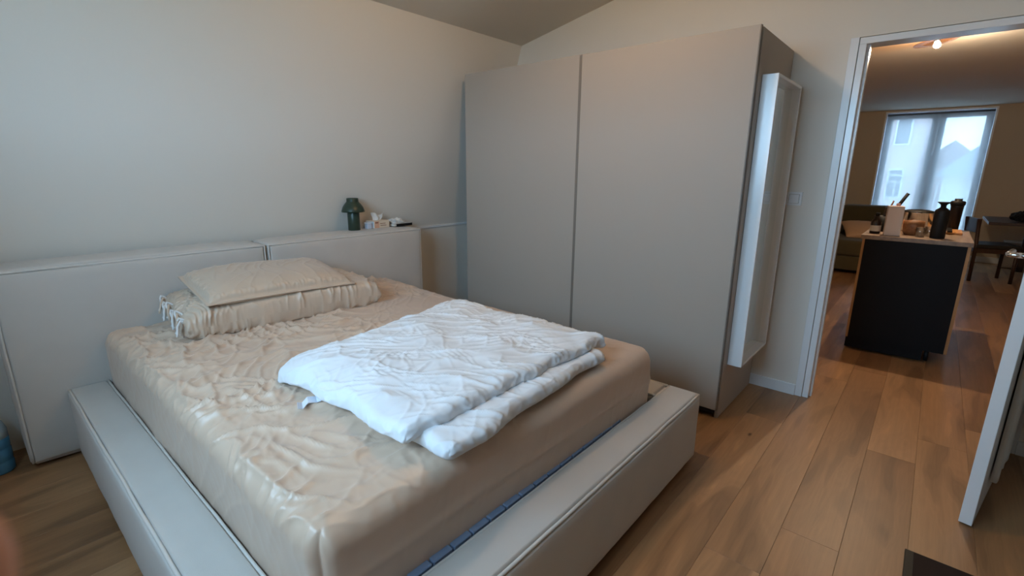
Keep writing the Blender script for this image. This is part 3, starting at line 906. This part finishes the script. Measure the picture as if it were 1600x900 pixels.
for cx in (IX0 + .10, IX1 - .12):
    for cy in (IY0 + .105,):
        o = lathe('castor', [(0, -.012), (.045, -.012), (.05, -.008), (.05, .008), (.045, .012), (0, .012)], (0, 0, 0), M_black, isl, 20)
        o.matrix_local = Matrix.Translation((cx, cy, .05)) @ Matrix.Rotation(math.radians(90), 4, 'X')
        box('castor_bracket', cx - .02, cx + .02, cy - .028, cy + .028, .085, .10, M_black, isl)
zi = .902
# amber bottle with white label
sbt = thing('sauce_bottle', 'dark bottle with white label at the left end of the island', 'bottle')
Md = mat('dark_glass', (34, 22, 18), .15)
lathe('body', [(0, 0), (.032, 0), (.034, .004), (.034, .085), (.029, .102), (.014, .115), (.012, .140)], (4.62, .318, zi), Md, sbt, 24)
lathe('cap', [(.014, .138), (.014, .158), (0, .158)], (4.62, .318, zi), M_black, sbt, 20)
lathe('label', [(.0345, .020), (.0346, .021), (.0346, .062), (.0345, .063)], (4.62, .318, zi), mat('label_paper', (200, 196, 190), .7), sbt, 24)
# carton (kitchen roll coloured)
pc = thing('white_carton', 'tall off-white carton standing on the island', 'carton')
PCM = Matrix.Translation((4.585, .215, zi)) @ Matrix.Rotation(math.radians(8), 4, 'Z')
M_cart = mat('offwhite_carton', (214, 196, 186), .6)
at(box('body', -.045, .045, -.048, .048, 0, .215, M_cart, pc, .003), PCM)
at(box('cap', -.012, .012, -.022, .002, .215, .235, mat('pink_cap', (190, 150, 140), .5), pc, .003), PCM)
# utensil pot with knife
kp = thing('utensil_pot', 'dark pot of kitchen utensils behind the off-white carton', 'utensil pot')
lathe('pot', [(0, 0), (.05, 0), (.055, .01), (.055, .12), (.05, .12), (.05, .015), (0, .012)], (4.86, .30, zi), M_black, kp, 24)
tubes('utensil', [[(4.86, .30, zi + .03), (4.86, .17, zi + .30)]], .012, M_black, kp)
tubes('utensil', [[(4.85, .30, zi + .03), (4.85, .285, zi + .19)]], .009, Md, kp)
tubes('utensil', [[(4.87, .31, zi + .03), (4.87, .25, zi + .24)]], .006, mat('wood_handle', (120, 80, 50), .6), kp)
# wooden bowl and metal pan
wbw = thing('wooden_bowl', 'round wooden bowl on the island beside the carton', 'bowl')
lathe('bowl', [(0, 0), (.048, 0), (.058, .02), (.064, .06), (.065, .105), (.060, .105), (.058, .06), (.045, .018), (0, .015)], (4.72, .098, zi), wood('bowl_wood', (120, 76, 44), (160, 108, 66)), wbw)
pn_o = thing('metal_pan', 'shiny steel saucepan standing behind the wooden bowl', 'pan')
lathe('pan_body', [(0, 0), (.10, 0), (.105, .01), (.105, .15), (.11, .155), (.10, .155), (.098, .012), (0, .01)], (5.02, .09, zi), M_chrome, pn_o)
lathe('pan_lid', [(.112, .155), (.112, .160), (.06, .172), (0, .176)], (5.02, .09, zi), M_black, pn_o)
tubes('pan_handle', [[(5.02, -.015, zi + .13), (5.02, -.05, zi + .135), (5.02, -.055, zi + .12), (5.02, -.015, zi + .11)]], .008, M_chrome, pn_o)
# glass tumblers
Mg2 = glass('tumbler_glass', (.80, .80, .80), .18)
for i, (gx, gy) in enumerate(((4.60, .050), (4.70, .000))):
    g = thing('glass_tumbler', ['small clear glass tumbler beside the wooden bowl', 'small clear glass tumbler nearest the black bottle'][i], 'glass', 'glasses on the island')
    lathe('tumbler', [(0, 0), (.026, 0), (.030, .07), (.028, .07), (.025, .006), (0, .006)], (gx, gy, zi), Mg2, g, 24)
# black bottles
b1 = thing('stopper_bottle', 'matt black bottle with flat disc stopper on the island', 'bottle')
lathe('body', [(0, 0), (.040, 0), (.043, .004), (.043, .185), (.039, .200), (.022, .214), (.016, .218), (.016, .236), (0, .236)], (4.60, -.046, zi), M_black, b1)
lathe('stopper', [(.016, .232), (.020, .240), (.036, .252), (.036, .256), (0, .256)], (4.60, -.046, zi), M_black, b1)
b2 = thing('thermos_flask', 'dark brown thermos flask standing behind the matt black bottle', 'bottle')
lathe('body', [(0, 0), (.034, 0), (.036, .004), (.040, .19), (.043, .205)], (5.31, -.136, zi), mat('dark_steel', (40, 32, 30), .3, metal=.4), b2)
lathe('lid', [(.043, .205), (.047, .210), (.047, .230), (.040, .238), (.024, .240), (.024, .256), (0, .256)], (5.31, -.136, zi), M_black, b2)
tr = thing('wooden_tray', 'flat wooden board with dark knife near the back of the island', 'board')
box('board', 4.95, 5.25, -.19, -.04, zi, zi + .018, wood('board_wood', (176, 120, 66), (200, 146, 90)), tr, .004)
box('knife', 4.93, 5.22, -.13, -.10, zi + .018, zi + .030, M_black, tr, .003)

# dining chairs
M_dark = wood('dark_walnut', (46, 28, 20), (66, 40, 28), (30, 30, 4))
M_seat = mat('black_leather', (26, 23, 22), .5)
def chair(label, loc, rz):
    c = thing('dining_chair', label, 'chair', 'dark dining chairs')
    T = Matrix.Translation(loc) @ Matrix.Rotation(rz, 4, 'Z')     # faces local -Y
    def put(o): o.matrix_local = T; return o
    for sx in (-1, 1):
        put(tubes('leg', [[(sx * .20, .20, 0), (sx * .20, .205, .44), (sx * .20, .235, .80)]], .021, M_dark, c, 8))
        put(tubes('leg', [[(sx * .20, -.20, 0), (sx * .20, -.20, .43)]], .020, M_dark, c, 8))
    put(box('seat', -.23, .23, -.23, .22, .43, .48, M_seat, c, .012))
    put(boxes('seat_frame', [(-.215, .215, -.21, -.185, .37, .43), (-.215, .215, .185, .21, .37, .43), (-.215, -.19, -.185, .185, .37, .43), (.19, .215, -.185, .185, .37, .43)], M_dark, c))
    put(box('backrest', -.21, .21, .205, .235, .62, .80, M_dark, c, .008))
    return c
chair('dark wooden dining chair nearest the island, tucked at the table', (8.78, -.63, 0), math.radians(14))
chair('dark wooden dining chair at the right edge, half hidden by the door handle', (8.62, -1.22, 0), math.radians(90))
tbl = thing('dining_table', 'dark wooden dining table behind the island', 'table')
box('tabletop', 8.78, 10.0, -2.4, -.56, .715, .75, M_dark, tbl, .004)
for tx in (9.05, 9.85):
    for ty in (-2.2, -1.05):
        box('leg', tx - .035, tx + .035, ty - .035, ty + .035, 0, .715, M_dark, tbl, .003)
bg_ = crumple('bag', (9.05, -.88, .815), .16, .11, .07, mat('black_cloth', (18, 17, 18), .9), None, 401, .3)
tag(bg_, 'black cloth bag slumped on the dining table', 'bag')
# low white cabinet under the right wall
box_ = thing('storage_box', 'pale plastic storage box on the floor behind the dining table', 'box')
box('body', 10.06, 10.44, -1.25, -.88, 0, .36, mat('pale_box', (150, 140, 132), .6), box_, .01)
box('lid', 10.05, 10.45, -1.26, -.87, .36, .385, mat('pale_box_lid', (165, 156, 148), .6), box_, .006)

# sofa
M_sofa = mat('olive_fabric', (74, 66, 44), .95, bump=.3, bscale=300, sheen=.1)
sf = thing('sofa', 'olive green corner sofa left of the island', 'sofa')
puff = lambda nm, *a, **k: puffy_far(nm, *a)
def puffy_far(nm, x0, x1, y0, y1, z0, z1, r=.05):
    V, N, Q = rbox(x1 - x0, y1 - y0, z1 - z0, r, .12, 4)
    return np_obj(nm, V + np.array([x0, y0, z0]), Q, M_sofa, sf)
puffy_far('base', 7.95, 9.45, .42, 2.5, .05, .24, .02)
puffy_far('seat_cushion', 7.93, 9.10, .42, 1.12, .24, .46, .06)
puffy_far('seat_cushion', 7.99, 9.10, 1.14, 2.45, .24, .46, .06)
puffy_far('backrest', 9.10, 9.50, .42, 1.12, .24, .87, .08)
puffy_far('backrest', 9.10, 9.50, 1.14, 2.45, .24, .84, .08)
puffy_far('armrest', 8.30, 9.10, 1.02, 1.24, .44, .60, .05)
for lx in (8.05, 9.35):
    for ly in (.5, 2.4):
        box('foot', lx - .03, lx + .03, ly - .03, ly + .03, 0, .05, M_black, sf)
cu = thing('cushion', 'pale peach cushion leaning on the olive sofa', 'cushion')
CUM = Matrix.Translation((8.58, .74, .555)) @ Matrix.Rotation(math.radians(20), 4, 'Z') @ Matrix.Rotation(math.radians(-24), 4, 'Y')
pillow('cushion_cover', .44, .46, .15, CUM, mat('peach_cloth', (196, 160, 128), .9), cu, 171, pw=2.4, amp=.003, n=(40, 40), flat=.55)
sp = tag(box('wooden_board', 9.70, 9.95, 1.16, 1.22, 0, .92, wood('stool_wood', (112, 76, 46), (140, 98, 62)), None, .01), 'brown wooden board standing against the wall beside the sofa', 'board')

# far ceiling light
fl_ = thing('ceiling_light', 'flush ceiling light with dark dish and bare warm bulb in the living room', 'lamp')
FX, FY, FZ = 4.98, .190, ZC2 - .03
LT = Matrix.Translation((FX, FY, FZ)) @ Matrix.Rotation(math.radians(-9), 4, 'X')
at(lathe('dish', [(0, -.010), (.045, -.012), (.10, -.020), (.135, -.030), (.137, -.034), (.133, -.035), (.10, -.026), (.045, -.018), (0, -.016)], (0, 0, 0), glass('amber_glass_dish', (.82, .68, .56), .2), fl_, 40), LT)
lathe('mount', [(.03, .03), (.03, -.011), (0, -.011)], (FX, FY, FZ), M_trim, fl_)
at(lathe('socket', [(.018, -.016), (.018, -.034), (0, -.034)], (0, 0, 0), M_chrome, fl_), LT)
at(lathe('bulb', [(.010, -.034), (.014, -.042), (.021, -.056), (.020, -.068), (.011, -.077), (0, -.080)], (0, 0, 0), emit('bulb_glow', (1.0, .78, .54), LAMP_FAR), fl_, 20), LT)

# far window
w2 = struct(empty('window_2'), 'tall white-framed balcony window with sheer curtain in the living room')
M_wf = mat('window_white', (228, 232, 236), .4)
boxes('reveal', [(XF - .012, XF + .2, WY1 - .022, WY1, .0, WZ), (XF - .012, XF + .2, WY0, WY0 + .022, .0, WZ), (XF - .012, XF + .2, WY0 + .022, WY1 - .022, WZ - .022, WZ)], M_wf, w2)
ym = (WY0 + WY1) / 2 - .02
for (a, b) in ((ym + .001, WY1 - .024), (WY0 + .024, ym - .001)):
    s_ = boxes('sash', [(XF + .10, XF + .16, a, a + .085, .02, WZ - .024), (XF + .10, XF + .16, b - .085, b, .02, WZ - .024),
                        (XF + .10, XF + .16, a + .085, b - .085, .02, .16), (XF + .10, XF + .16, a + .085, b - .085, WZ - .12, WZ - .024)], M_wf, w2)
    box('pane', XF + .125, XF + .13, a + .085, b - .085, .16, WZ - .12, M_glass, s_)
tubes('window_handle', [[(XF + .10, ym, 1.0), (XF + .06, ym, 1.0), (XF + .06, ym, .90)]], .009, M_black, w2)
rod = thing('curtain_rod', 'thin grey rod across the top of the living room window', 'curtain rod')
tubes('rod', [[(XF + .025, WY0 + .03, WZ - .05), (XF + .025, WY1 - .03, WZ - .05)]], .016, mat('rod_grey', (90, 98, 104), .4), rod)
n1, n2 = 160, 8
Vc, Qc = [], []
for i in range(n1):
    for j in range(n2):
        u, v = i / (n1 - 1), j / (n2 - 1)
        Vc.append((XF + .05 + .0003 * math.sin(u * 95 + .6 * math.sin(u * 13)), WY0 + .03 + (WY1 - WY0 - .06) * u, .03 + (WZ - .09) * v))
for i in range(n1 - 1):
    for j in range(n2 - 1):
        Qc.append((i * n2 + j, (i + 1) * n2 + j, (i + 1) * n2 + j + 1, i * n2 + j + 1))
cu2 = mesh_obj('sheer_curtain', Vc, Qc, sheer('sheer_voile'), None, True)
tag(cu2, 'white sheer curtain hanging over the living room window', 'curtain')

# outside: balcony, neighbours
bal = thing('balcony_railing', 'white metal balcony railing outside the living room window', 'railing')
M_rail = mat('railing_white', (236, 238, 240), .5)
box('top_rail', 11.35, 11.40, -1.2, 1.6, 1.30, 1.335, M_rail, bal)
box('middle_rail', 11.36, 11.39, -1.2, 1.6, 1.185, 1.21, M_rail, bal)
box('bottom_rail', 11.36, 11.39, -1.2, 1.6, .12, .15, M_rail, bal)
for k in range(24):
    y = -1.15 + k * .118
    tubes('baluster', [[(11.375, y, .15), (11.375, y, 1.19)]], .009, M_rail, bal, 6)
struct(box('ground_balcony', XF + .2, 11.5, -1.5, 1.9, -.2, -.02, mat('balcony_floor', (140, 140, 140), .8)))
struct(box('ground_street', 11.6, 120, -60, 60, -9.2, -9, mat('street_grey', (118, 116, 112), .9)))
struct(box('ground_garden', -120, WL - .6, -60, 60, -9.2, -9, mat('garden_ground', (96, 104, 84), .9)))
def house(label, x, y0, y1, zbase, zeave, zridge, depth, mw, mr):
    h = thing('house', label, 'house', 'houses across the street')
    box('wall', x, x + depth, y0, y1, zbase, zeave, mw, h)
    ymid = (y0 + y1) / 2
    bm = bmesh.new()
    vs = [bm.verts.new(p) for p in ((x - .2, y0 - .3, zeave), (x - .2, y1 + .3, zeave), (x - .2, ymid, zridge), (x + depth, y0 - .3, zeave), (x + depth, y1 + .3, zeave), (x + depth, ymid, zridge))]
    for f in ((0, 1, 2), (3, 5, 4), (0, 2, 5, 3), (1, 4, 5, 2), (0, 3, 4, 1)): bm.faces.new([vs[i] for i in f])
    bm_obj('roof', bm, mr, h)
    return h
M_br = mat('pale_brick', (206, 176, 172), .9); M_rf = mat('roof_tile', (160, 132, 134), .9); M_rf2 = mat('slate_roof', (132, 142, 158), .9); M_pl = mat('pale_render', (200, 196, 192), .9)
ha = house('pinkish brick house filling the left pane of the window', 22, .62, 6.5, -9, 4.0, 6.8, 4.5, M_br, M_rf)
hb = house('house with a reddish pointed roof seen through the window', 27, -1.0, .6, -9, 1.75, 2.65, 8, M_br, M_rf)
hc = house('house with a slate roof at the right of the window', 20, -3.2, -.05, -9, 1.25, 3.05, 6, M_pl, M_rf2)
for i, (hz_) in enumerate((2.8, 1.0)):
    for yy in (1.0, 1.7):
        f = box('window', 21.93, 22.0, yy, yy + .45, hz_ - .5, hz_ + .5, M_wf, ha)
        box('window_pane', 21.91, 21.93, yy + .05, yy + .40, hz_ - .45, hz_ + .45, mat('dark_pane', (60, 70, 84), .1), f)

# ================================================================== HAND at the lower left edge of the lens
C0 = Vector((0, 0, CAM_H))
def cpt(px, py, d):
    return C0 + (F + R * ((px - 800) / 754.58) + U * ((450 - py) / 754.58)) * d
def skin_mesh(name, chains, m, parent=None):
    V, E, Rd = [], [], []
    for ch in chains:
        prev = None
        for it in ch:
            if isinstance(it, int): prev = it; continue
            p, r = it
            V.append(p); Rd.append(r)
            if prev is not None: E.append((prev, len(V) - 1))
            prev = len(V) - 1
    me = bpy.data.meshes.new(name); me.from_pydata([tuple(v) for v in V], E, []); me.update()
    o = bpy.data.objects.new(name, me); COL.objects.link(o)
    o.modifiers.new('skin', 'SKIN')
    if not me.skin_vertices: me.skin_vertices.new()
    for i, r in enumerate(Rd): me.skin_vertices[0].data[i].radius = (r, r)
    me.skin_vertices[0].data[0].use_root = True
    sm = o.modifiers.new('sub', 'SUBSURF'); sm.levels = 2; sm.render_levels = 2
    me.materials.append(m)
    return o
M_skin = mat('skin', (196, 142, 114), .55)
tip = cpt(-122, 790, .05)                     # index fingertip centre, just outside the frame
dn = (-U * .98 - R * .10 - F * .02).normalized()
lf = -R
k1 = tip + dn * .024; k2 = k1 + (dn + lf * .12).normalized() * .026; kn = k2 + (dn + lf * .3).normalized() * .042
palm = kn + dn * .035 + lf * .028
wrist = palm + dn * .065 + lf * .01
chains = [[(wrist, .026), (palm, .030)],
          [1, (kn, .012), (k2, .0098), (k1, .0090), (tip, .0080)]]
for j, (off, ln) in enumerate(((.021, 1.08), (.041, 1.0), (.059, .8))):
    b0 = kn + lf * off - F * .012 * (j + 1) + dn * .006 * j
    f1 = b0 - dn * .040 * ln - F * .008; f2 = f1 - dn * .024 * ln - F * .020; f3 = f2 - dn * .012 * ln - F * .020
    chains.append([1, (b0, .0115), (f1, .0095), (f2, .0086), (f3, .0075)])
t0 = palm + R * .018 - F * .028 - dn * .004
chains.append([1, (t0, .013), (t0 - dn * .028 - F * .016 + R * .004, .0108), (t0 - dn * .05 - F * .022, .009)])
hand = skin_mesh('person_hand', chains, M_skin)
tag(hand, "blurred finger of the photographer's hand at the lower left edge", 'hand')
